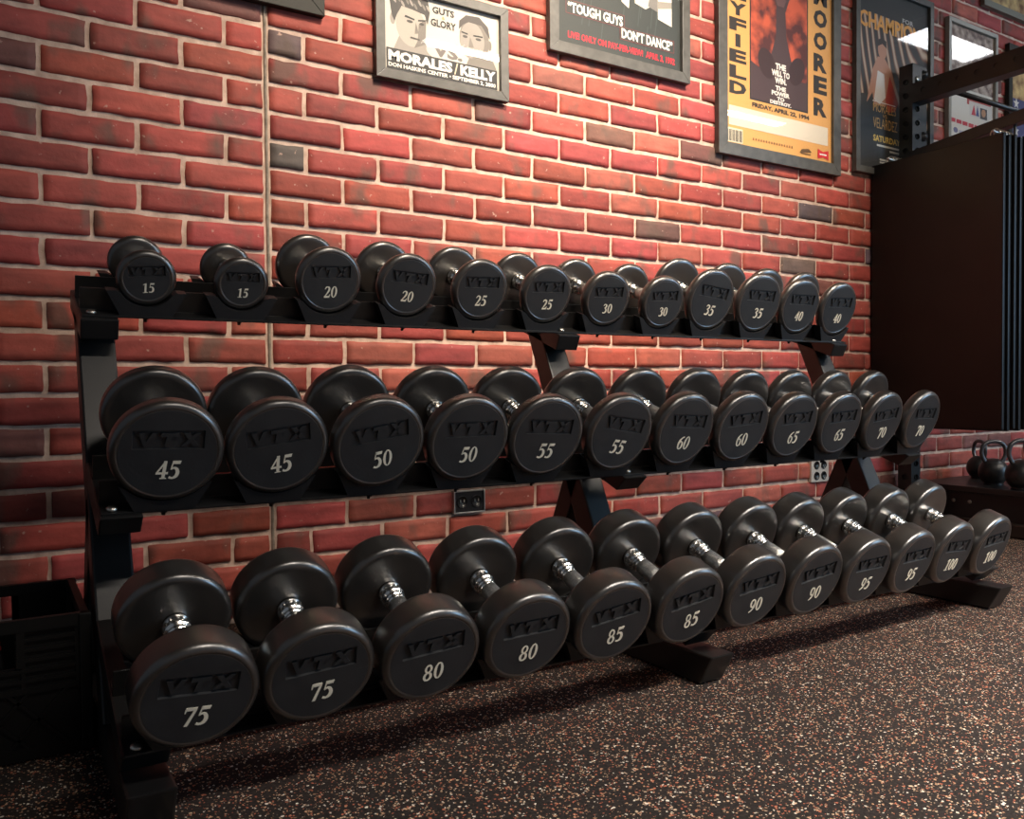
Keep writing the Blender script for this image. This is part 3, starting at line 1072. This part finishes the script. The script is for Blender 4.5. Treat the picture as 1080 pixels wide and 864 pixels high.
# orange poster
ORANGE = (.66, .34, .10)
p = Poster(1.583, 2.25, 1.434, 2.62, .044, 'tall orange poster with vertical black letters and red figures, dark frame', FRAME_GREY, ORANGE)
p.rect(.215, .305, .765, 1.9, BLACK); p.rect(.225, .315, .755, 1.9, (.055, .028, .030))
body = noisy(mat('ink_red_muscle', (.3, .04, .02), .55), 14, (.07, .012, .010), (.50, .085, .035), None, 0, None, 3, .40, .62)
p.poly([(.225, .55), (.30, .52), (.40, .60), (.455, .75), (.46, .95), (.40, 1.12), (.34, 1.25), (.30, 1.5), (.225, 1.5)], body)
p.poly([(.755, .50), (.68, .50), (.60, .62), (.555, .76), (.545, .92), (.60, 1.05), (.64, 1.22), (.66, 1.5), (.755, 1.5)], body)
p.ell(.37, .56, .075, .10, (.035, .012, .012), .5); p.ell(.655, .56, .07, .10, (.035, .012, .012), -.5)
p.poly([(.40, 1.10), (.47, .95), (.53, .95), (.60, 1.10), (.58, 1.4), (.42, 1.4)], (.11, .055, .055))
for a, b, s in ((.545, .585, 'THE'), (.50, .54, 'WILL TO'), (.455, .495, 'WIN.'), (.41, .44, 'THE'), (.375, .405, 'POWER'), (.345, .37, 'TO'), (.318, .342, 'DESTROY.')):
    hw_ = {'THE': .05, 'TO': .035, 'WIN.': .055, 'WILL TO': .085, 'POWER': .085, 'DESTROY.': .10}[s]
    p.text(s, .50 - hw_, a - .005, .50 + hw_, b - .005, WHITE, .05)
for k_, ch in enumerate('DLEIFYLOH'):
    wv = .045 if ch == 'I' else .15
    p.text(ch, .11 - wv / 2, .315 + .098 * k_, .11 + wv / 2, .395 + .098 * k_, (.02, .014, .010), .05)
for k_, ch in enumerate('REROOM'):
    p.text(ch, .82, .305 + .148 * k_, .955, .425 + .148 * k_, (.02, .014, .010), .05)
p.text('FRIDAY, APRIL 22, 1994', .235, .255, .775, .29, (.03, .02, .015), .05)
p.rect(.03, .118, .965, .24, (.66, .58, .46))
p.rect(.015, .012, .15, .10, (.70, .62, .45))
for q in range(13):
    p.rect(.02 + .01 * q, .018, .024 + .01 * q + (.003 if q % 3 else 0), .09, BLACK)
for q in range(16):
    p.rect(.24 + .024 * q, .05, .25 + .024 * q, .065, (.20, .09, .03))
p.poly([(.68, .035), (.80, .05), (.77, .07), (.70, .06)], (.12, .06, .02)); p.rect(.69, .03, .79, .036, (.12, .06, .02))
p.poly([(.86, .02), (.915, .034), (.97, .02), (.97, .085), (.915, .07), (.86, .085)], (.60, .02, .03)); p.rect(.88, .047, .95, .057, WHITE)
p.done()

# champions poster behind the pull up beam
p = Poster(2.345, 2.872, 1.470, 2.262, .026, 'dark glossy poster with orange heading and a boxer, behind the holed post', FRAME_GREY, (.022, .020, .018))
painted_reflection = bpy.data.materials.new('ink_streaks'); painted_reflection.use_nodes = True  # streaky reflection in the poster glass, painted into the print colour
N, L, b = nodes(painted_reflection)
tc = N.new('ShaderNodeTexCoord'); wv = N.new('ShaderNodeTexWave'); wv.wave_type = 'RINGS'; wv.rings_direction = 'SPHERICAL'
mp = N.new('ShaderNodeMapping'); mp.inputs['Location'].default_value = (-.50, 0, -.42); mp.inputs['Scale'].default_value = (1.0, .1, .35)
L.new(tc.outputs['Object'], mp.inputs['Vector']); L.new(mp.outputs['Vector'], wv.inputs['Vector'])
wv.inputs['Scale'].default_value = 9; wv.inputs['Distortion'].default_value = 2.2; wv.inputs['Detail'].default_value = 2
rp = N.new('ShaderNodeValToRGB'); rp.color_ramp.elements[0].color = (.02, .015, .012, 1); rp.color_ramp.elements[1].color = (.55, .40, .28, 1)
rp.color_ramp.elements[0].position = .35
e = rp.color_ramp.elements.new(.7); e.color = (.20, .07, .035, 1)
L.new(wv.outputs['Fac'], rp.inputs['Fac']); L.new(rp.outputs['Color'], b.inputs['Base Color'])
p.poly([(0, .62), (.30, .66), (.62, .50), (1, .45), (1, 1.34), (0, 1.34)], painted_reflection)
SK = (.50, .24, .15)
p.poly([(.12, .56), (.20, .86), (.27, .98), (.37, .98), (.48, .86), (.56, .62), (.52, .56), (.44, .70), (.38, .56), (.22, .56), (.20, .66)], SK)
p.ell(.335, 1.05, .062, .085, SK); p.poly([(.275, 1.07), (.28, 1.13), (.335, 1.15), (.39, 1.13), (.395, 1.07), (.335, 1.10)], (.03, .015, .01))
p.poly([(.22, .60), (.27, .86), (.36, .84), (.38, .64), (.30, .57)], (.74, .68, .62)); p.poly([(.38, .62), (.44, .84), (.56, .62), (.52, .54), (.42, .52)], (.42, .05, .03))
p.text('CHAMPIONS', .02, 1.20, .98, 1.34, (.74, .33, .06), .03)
p.text('FOR', .62, 1.345, .78, 1.385, (.5, .48, .45), .02)
p.rect(.20, .585, .52, .592, WHITE)
GOLD = (.60, .33, .10)
p.text('MORALES', .21, .50, .53, .575, GOLD, .0); p.text('VS', .34, .46, .40, .49, GOLD, .0); p.text('VELARDEZ', .21, .36, .55, .45, GOLD, .0)
p.text('SATURDAY,', .21, .235, .60, .30, (.78, .50, .10), .03); p.rect(.26, .205, .66, .222, (.65, .6, .5)); p.rect(.44, .17, .64, .186, (.65, .6, .5))
p.rect(.30, .085, .42, .10, (.6, .58, .5)); p.rect(.30, .062, .42, .075, (.5, .48, .42))
p.done()

# pale poster with red headline
p = Poster(2.985, 3.38, 1.575, 2.235, .020, 'pale poster with a red headline in a thin grey frame, behind the beam', mat('pale_frame', (.22, .21, .18), .35), (.62, .57, .50))
p.rect(0, .98, 1, 1.9, noisy(mat('ink_brown_crowd', (.2, .12, .1), .5), 34, (.10, .045, .035), (.48, .38, .31), None, 0, None, 3))
p.rect(.40, .80, .95, .92, (.36, .05, .04)); p.rect(.45, .66, .98, .85, (.55, .5, .45)); p.rect(.70, .66, .86, .80, (.05, .04, .04)); p.ell(.78, .74, .05, .05, (.4, .2, .1))
p.poly([(.5, .68), (.56, .82), (.60, .68)], (.45, .03, .05)); p.poly([(.6, .68), (.64, .82), (.68, .68)], (.05, .06, .18))
for q in range(7):
    p.rect(.03 + .135 * q, .525 - .004 * q, .145 + .135 * q, .575 - .004 * q, (.48, .02, .04))
p.ell(.15, .43, .05, .035, (.12, .12, .22)); p.rect(.22, .41, .36, .44, (.35, .33, .42)); p.rect(.40, .40, .72, .46, (.08, .08, .09)); p.ell(.85, .41, .045, .03, (.03, .08, .06))
for q in range(6):
    p.rect(.05 + .07 * q, .24, .085 + .07 * q, .30 + .04 * (q % 3), (.12, .09, .03))
p.done()

# golden picture in the top right corner and the flag picture under it
gold = noisy(mat('ink_gold_streaks', (.5, .3, .1), .5), 16, (.16, .06, .015), (.72, .50, .20), None, 0, None, 3)
p = Poster(3.262, 4.05, 2.348, 2.90, .030, 'golden picture cut off in the upper right corner', mat('olive_frame', (.10, .10, .075), .35), gold)
p.done()
p = Poster(3.475, 4.10, 1.38, 2.22, .030, 'picture with white stars on blue, right of the hanging mats', FRAME_DARK, (.05, .05, .14))
p.rect(0, 1.0, 1, 1.6, gold); p.rect(0, 0, 1, .42, (.55, .5, .42)); p.rect(0, .30, 1, .42, (.35, .03, .03))
for a in range(5):
    for q in range(5):
        cx, cy = .10 + .2 * q + (.1 if a % 2 else 0), .50 + .115 * a
        p.poly([(cx + (.05 if i % 2 == 0 else .02) * math.sin(PI * i / 5), cy + (.05 if i % 2 == 0 else .02) * math.cos(PI * i / 5)) for i in range(10)], (.66, .62, .56))
p.done()


# ------------------------------------------------------------------ wall sockets
t = thing('wall_socket', 'dark double wall socket with a bright metal edge, under the middle tier', 'socket', (.573, 0, .263))
bm = bmesh.new()
for a, b, c, d in ((-.052, .052, .030, .034), (-.052, .052, -.034, -.030), (-.052, -.048, -.030, .030), (.048, .052, -.030, .030)):
    add_box(bm, a, b, -.016, .004, c, d, .0008)
obj('plate_edge', bm, STEEL_PLATE, t)
bm = bmesh.new(); add_box(bm, -.049, .049, -.012, .004, -.031, .031, .001)
obj('plate', bm, DARK_SOCKET, t)
for sx in (-.024, .024):
    bm = bmesh.new()
    add_lathe(bm, [(.018, 0), (.018, .003), (.0165, .0035), (.0165, .0015), (0, .0015)], 28, Matrix.Translation((sx, -.012, 0)) @ Matrix.Rotation(PI / 2, 4, 'X'))
    s_ = obj('receptacle', bm, DARK_SOCKET, t)
    bm = bmesh.new()
    for dx, dz in ((-.006, .003), (.006, .003), (0, -.008)):
        add_box(bm, sx + dx - .0012, sx + dx + .0012, -.0150, -.0132, dz - .004, dz + .004)
    obj('contact', bm, BOLT, s_)

t = thing('wall_socket', 'square pale metal quad socket, under the right part of the middle tier', 'socket', (2.143, 0, .266))
bm = bmesh.new(); add_box(bm, -.052, .052, -.012, .004, -.047, .047, .003)
obj('plate', bm, mat('grey_metal_plate', (.52, .48, .43), .38, .25), t)
for sx in (-.021, .021):
    for sz in (-.022, .020):
        bm = bmesh.new()
        add_lathe(bm, [(.0165, 0), (.0165, .0015), (.0150, .002), (.0150, .0005), (0, .0005)], 24, Matrix.Translation((sx, -.012, sz)) @ Matrix.Rotation(PI / 2, 4, 'X'))
        s_ = obj('receptacle', bm, DARK_SOCKET, t)
        bm = bmesh.new()
        for dx, dz in ((-.005, -.002), (.005, -.002), (0, -.009)):
            add_box(bm, sx + dx - .0013, sx + dx + .0013, -.0145, -.0122, sz + dz - .0035, sz + dz + .0035)
        obj('contact', bm, BOLT, s_)


# ------------------------------------------------------------------ hanging mats
def mat_body(L_, H_, th_):
    bm = bmesh.new()
    add_box(bm, -th_ / 2, th_ / 2, -L_, 0, 0, H_, .0045)
    return bm


MAT_SPEC = [(2.468, .548, .432, 1.505), (2.489, .556, .428, 1.498), (2.510, .566, .436, 1.500), (2.531, .574, .430, 1.492), (2.552, .583, .434, 1.496)]
MAT_LAB = ['outermost black exercise mat of the hanging stack, its broad side facing the rack',
           'black exercise mat hanging second from the rack side in the stack', 'black exercise mat hanging in the middle of the stack',
           'black exercise mat hanging fourth from the rack side in the stack', 'black exercise mat hanging last in the stack, beside the holed post']
for (x, L_, z0, z1), lab in zip(MAT_SPEC, MAT_LAB):
    t = thing('exercise_mat', lab, 'mat', (x, -.012, z0), 'exercise mats hanging on the wall hooks')
    obj('mat_body', mat_body(L_, z1 - z0, .0165), VINYL, t)
    for yy in (-.09, -.52):
        bm = bmesh.new()
        cz = 1.514 - z0 - .005
        add_tube(bm, [(0, yy + .008 + .018 * math.cos(2 * PI * i / 16), cz + .0165 * math.sin(2 * PI * i / 16)) for i in range(16)], .0022, 6, True)
        obj('hanging_ring', bm, BOLT, t)

t = thing('mat_hanger', 'black steel hanger arm along the top of the hanging mats', 'hanger', (2.60, -.004, 1.49))
bm = bmesh.new(); add_box(bm, -.05, .05, -.030, 0, -.14, -.026, .002)
obj('wall_plate', bm, RACK, t)
bm = bmesh.new(); add_box(bm, -.022, .022, -.052, -.031, -.14, .055, .002)
add_tube_box(bm, (.0, -.034, .040), (.0, -.85, .125), .044, .044, (1, 0, 0), .003)
obj('arm', bm, RACK, t)
for yy in (-.09, -.52):
    bm = bmesh.new()
    zz = .036 + (-yy) * .104
    add_tube(bm, [(-.147, yy, .030), (-.143, yy, .024), (-.06, yy, .024), (0, yy, .024), (.0, yy, zz - .005)], .006, 10)
    obj('hook', bm, STEEL_PLATE, t)


# ------------------------------------------------------------------ pull up rig on the wall
def holed_plate(bm, org, du, dv, length, width, holes, rad, seg=16):
    """flat plate with round through holes; org + du*u + dv*v"""
    org, du, dv = Vector(org), Vector(du), Vector(dv)
    cuts = [0.0]
    for h in holes:
        cuts += [h - rad * 1.6, h + rad * 1.6]
    cuts.append(length)
    P_ = lambda u, v: bm.verts.new(org + du * u + dv * v)
    for i in range(0, len(cuts), 2):
        if cuts[i + 1] - cuts[i] > 1e-5:
            bm.faces.new((P_(cuts[i], 0), P_(cuts[i + 1], 0), P_(cuts[i + 1], width), P_(cuts[i], width)))
    for h in holes:
        u0, u1, vc = h - rad * 1.6, h + rad * 1.6, width / 2
        o_, i_, d_ = [], [], []
        for k_ in range(seg):
            a = 2 * PI * (k_ + .5) / seg
            c, s = math.cos(a), math.sin(a)
            t_ = min(rad * 1.6 / abs(c), vc / abs(s))
            o_.append(P_(h + c * t_, vc + s * t_)); i_.append(P_(h + c * rad, vc + s * rad))
        nrm = du.cross(dv).normalized()
        for q in i_:
            d_.append(bm.verts.new(q.co - nrm * .004))
        cor = [(u0, 0), (u1, 0), (u1, width), (u0, width)]
        for k_ in range(seg):
            j = (k_ + 1) % seg
            bm.faces.new((o_[k_], o_[j], i_[j], i_[k_])); bm.faces.new((i_[k_], i_[j], d_[j], d_[k_]))
        for (cu_, cv_) in cor:
            cvx = P_(cu_, cv_)
            near = sorted(range(seg), key=lambda q: (o_[q].co - cvx.co).length)[:2]
            try:
                bm.faces.new((o_[near[0]], o_[near[1]], cvx))
            except ValueError:
                pass


t = thing('wall_rig', 'black holed steel post and beam of a wall rig, above and behind the mats', 'rig', (2.632, .058, 0))
X_, PW_ = .0, .062
bm = bmesh.new()
add_box(bm, -PW_ / 2 + .004, PW_ / 2 - .004, -.162 + .004, -.10, .003, 1.918)
zh = [.10 + .0565 * i for i in range(32)]
holed_plate(bm, (-PW_ / 2, -.162, .003), (0, 0, 1), (1, 0, 0), 1.92, PW_, zh, .0115)
holed_plate(bm, (-PW_ / 2, -.10, .003), (0, 0, 1), (0, -1, 0), 1.92, .062, zh, .0115)
holed_plate(bm, (PW_ / 2, -.162, .003), (0, 0, 1), (0, 1, 0), 1.92, .062, zh, .0115)
add_box(bm, -PW_ / 2, PW_ / 2, -.162, -.10, 1.920, 1.925)
po = obj('post', bm, RACK, t)
for zz in (.35, 1.25):
    bm = bmesh.new(); add_box(bm, -.028, .028, -.101, -.062, zz - .04, zz + .04, .003)
    obj('wall_bracket', bm, RACK, t)
bm = bmesh.new()
add_box(bm, -.031 + .004, .031, -1.15, -.16, 1.762, 1.842, .0)
holed_plate(bm, (-.031, -.16, 1.762), (0, -1, 0), (0, 0, 1), .99, .080, [.05 + .075 * i for i in range(12)], .012)
obj('beam', bm, RACK, t)
bm = bmesh.new()
add_prism(bm, [(.031, -.150, 1.60), (.085, -.150, 1.60), (.085, -.150, 1.93), (.031, -.150, 1.93)], (0, 0, 0), (0, .008, 0), .001)
gp = obj('gusset_plate', bm, RACK, t)
for zz in (1.895, 1.64):
    bm = bmesh.new()
    add_lathe(bm, [(.020, 0), (.020, .005), (.012, .006), (.012, .016), (0, .016)], 20, Matrix.Translation((.060, -.150, zz)) @ Matrix.Rotation(PI / 2, 4, 'X'))
    obj('bolt', bm, RACK, gp)
bm = bmesh.new()
add_lathe(bm, [(.011, 0), (.011, .004), (0, .005)], 14, Matrix.Translation((0, -.162, 1.865)) @ Matrix.Rotation(PI / 2, 4, 'X'))
obj('bolt', bm, BOLT, po)
bm = bmesh.new()
add_tube(bm, [(.045, -.31, 1.775), (.95, -.31, 1.775)], .011, 12)
obj('crossbar', bm, RACK, t)

# ------------------------------------------------------------------ low bench and kettlebells on the right
t = thing('storage_bench', 'low black storage bench against the wall, right of the rack', 'bench', (2.72, 0, 0))
bm = bmesh.new(); add_box(bm, 0, 1.6, -1.2, -.03, .160, .186, .004); obj('top', bm, RACK, t)
bm = bmesh.new(); add_box(bm, .03, .05, -1.17, -.04, .045, .160, .002); obj('side_panel', bm, RACK, t)
bm = bmesh.new(); add_box(bm, .05, 1.56, -.06, -.04, .045, .160, .002); obj('back_panel', bm, RACK, t)
bm = bmesh.new(); add_box(bm, -.01, 1.6, -1.2, -.03, .003, .055, .005); obj('base', bm, mat('brown_black_timber', (.022, .014, .010), .5), t)
for yy in (-.20, -.27):
    bm = bmesh.new()
    add_lathe(bm, [(.008, 0), (.008, .003), (.005, .005), (0, .005)], 14, Matrix.Translation((.030, yy, .12)) @ Matrix.Rotation(-PI / 2, 4, 'Y'))
    obj('bolt', bm, BOLT, t)


def kettlebell(x, y, rz, sc, label):
    t = thing('kettlebell', label, 'kettlebell', (x, y, .186), 'kettlebells on the low bench')
    t.rotation_euler = (0, 0, rz)
    R_ = .058 * sc
    bm = bmesh.new()
    pr = [(R_ * .62, 0), (R_ * .68, .002)]
    for i in range(1, 13):
        a = -PI * .36 + (PI * .36 + PI * .40) * i / 12
        pr.append((R_ * math.cos(a), R_ * .90 + R_ * math.sin(a)))
    pr.append((0, R_ * 1.88))
    add_lathe(bm, pr, 32)
    obj('ball', bm, IRON, t)
    bm = bmesh.new()
    pts = [(-.031 * sc, 0, R_ * 1.55), (-.043 * sc, 0, R_ * 1.85), (-.051 * sc, 0, R_ * 2.30), (-.043 * sc, 0, R_ * 2.80), (-.022 * sc, 0, R_ * 3.04), (0, 0, R_ * 3.08),
           (.022 * sc, 0, R_ * 3.04), (.043 * sc, 0, R_ * 2.80), (.051 * sc, 0, R_ * 2.30), (.043 * sc, 0, R_ * 1.85), (.031 * sc, 0, R_ * 1.55)]
    add_tube(bm, catmull(pts, 3), .0085 * sc, 12)
    obj('handle', bm, mat('worn_iron', (.10, .10, .105), .28, .6), t)


kettlebell(2.87, -.30, -.55, 1.0, 'smaller black kettlebell on the low bench, left of the two overlapping ones')
kettlebell(2.79, -.46, -.55, 1.08, 'front black kettlebell of the two overlapping ones on the low bench')
kettlebell(3.10, -.36, -.45, 1.12, 'black kettlebell standing behind the front one on the low bench')
kettlebell(3.06, -.13, 1.05, .92, 'black kettlebell turned edge-on, nearest the wall on the low bench')

# ------------------------------------------------------------------ milk crate on the left
t = thing('milk_crate', 'black plastic milk crate on the floor left of the rack', 'crate', (-.655, -.51, .003))
HX, HY, CH = .165, .15, .228
bm = bmesh.new()


def crate_wall(bm, a, b, nrm, handle):
    """a, b: lower corners; slatted above, diagonal lattice below"""
    a, b, nrm = Vector(a), Vector(b), Vector(nrm)
    L_ = (b - a).length
    u = (b - a).normalized()
    def bar(u0, z0, u1, z1, w, d=.006):
        p0, p1 = a + u * u0 + Vector((0, 0, z0)), a + u * u1 + Vector((0, 0, z1))
        add_tube_box(bm, p0, p1, d, w, nrm, 0)
    def panel(u0, z0, u1, z1):
        p0 = a + u * u0 + Vector((0, 0, (z0 + z1) / 2)) - nrm * .004
        add_tube_box(bm, p0, p0 + u * (u1 - u0), .002, z1 - z0, nrm, 0)
    panel(0, 0, L_, .150); panel(0, .150, L_ * .30, .215); panel(L_ * .70, .150, L_, .215)
    bar(0, .010, L_, .010, .020)
    bar(0, .112, L_, .112, .010)
    bar(0, .218, L_, .218, .020, .012)
    for i in range(5):
        z = .128 + .0165 * i
        if handle and i >= 2:
            bar(0, z, L_ * .30, z, .006); bar(L_ * .70, z, L_, z, .006)
        else:
            bar(0, z, L_, z, .006)
    for i in range(5):
        uu = .012 + (L_ - .024) * i / 4
        if handle and i == 2:
            bar(uu, .112, uu, .160, .006, .005)
        else:
            bar(uu, .112, uu, .218, .006, .005)
    n_ = 6
    for i in range(n_):
        u0, u1 = L_ * i / n_, L_ * (i + 1.5) / n_
        if u1 <= L_ + .001:
            bar(u0, .018, u1, .108, .005, .004); bar(u1, .018, u0, .108, .005, .004)
    if handle:
        bar(L_ * .28, .150, L_ * .28, .212, .010, .010); bar(L_ * .72, .150, L_ * .72, .212, .010, .010)


c4 = [(-HX, -HY, 0), (HX, -HY, 0), (HX, HY, 0), (-HX, HY, 0)]
for i, (nrm, hd_) in enumerate((((0, -1, 0), True), ((1, 0, 0), True), ((0, 1, 0), True), ((-1, 0, 0), True))):
    crate_wall(bm, c4[i], c4[(i + 1) % 4], nrm, hd_)
for cx, cy, _ in c4:
    add_box(bm, cx - .009, cx + .009, cy - .009, cy + .009, 0, CH, .003)
obj('crate_body', bm, PLASTIC, t)
bm = bmesh.new()
for i in range(8):
    xx = -HX + .02 + (2 * HX - .04) * i / 7
    add_box(bm, xx - .004, xx + .004, -HY, HY, .002, .008)
    yy = -HY + .02 + (2 * HY - .04) * i / 7
    add_box(bm, -HX, HX, yy - .004, yy + .004, .002, .008)
obj('crate_base', bm, PLASTIC, t)
t = thing('carabiner_hook', 'small dark hook with a red tip hanging inside the milk crate', 'hook', (-.62, -.645, .155))
bm = bmesh.new()
add_tube(bm, catmull([(-.02, 0, -.02), (-.005, 0, -.028), (.010, 0, -.020), (.012, 0, .0), (.008, 0, .03)], 4), .0035, 8)
obj('hook_body', bm, PLASTIC, t)
bm = bmesh.new()
add_tube(bm, [(.008, 0, .028), (.006, 0, .042)], .005, 8)
obj('tip', bm, mat('red_plastic', (.35, .03, .03), .4), t)['label'] = 'red tip'
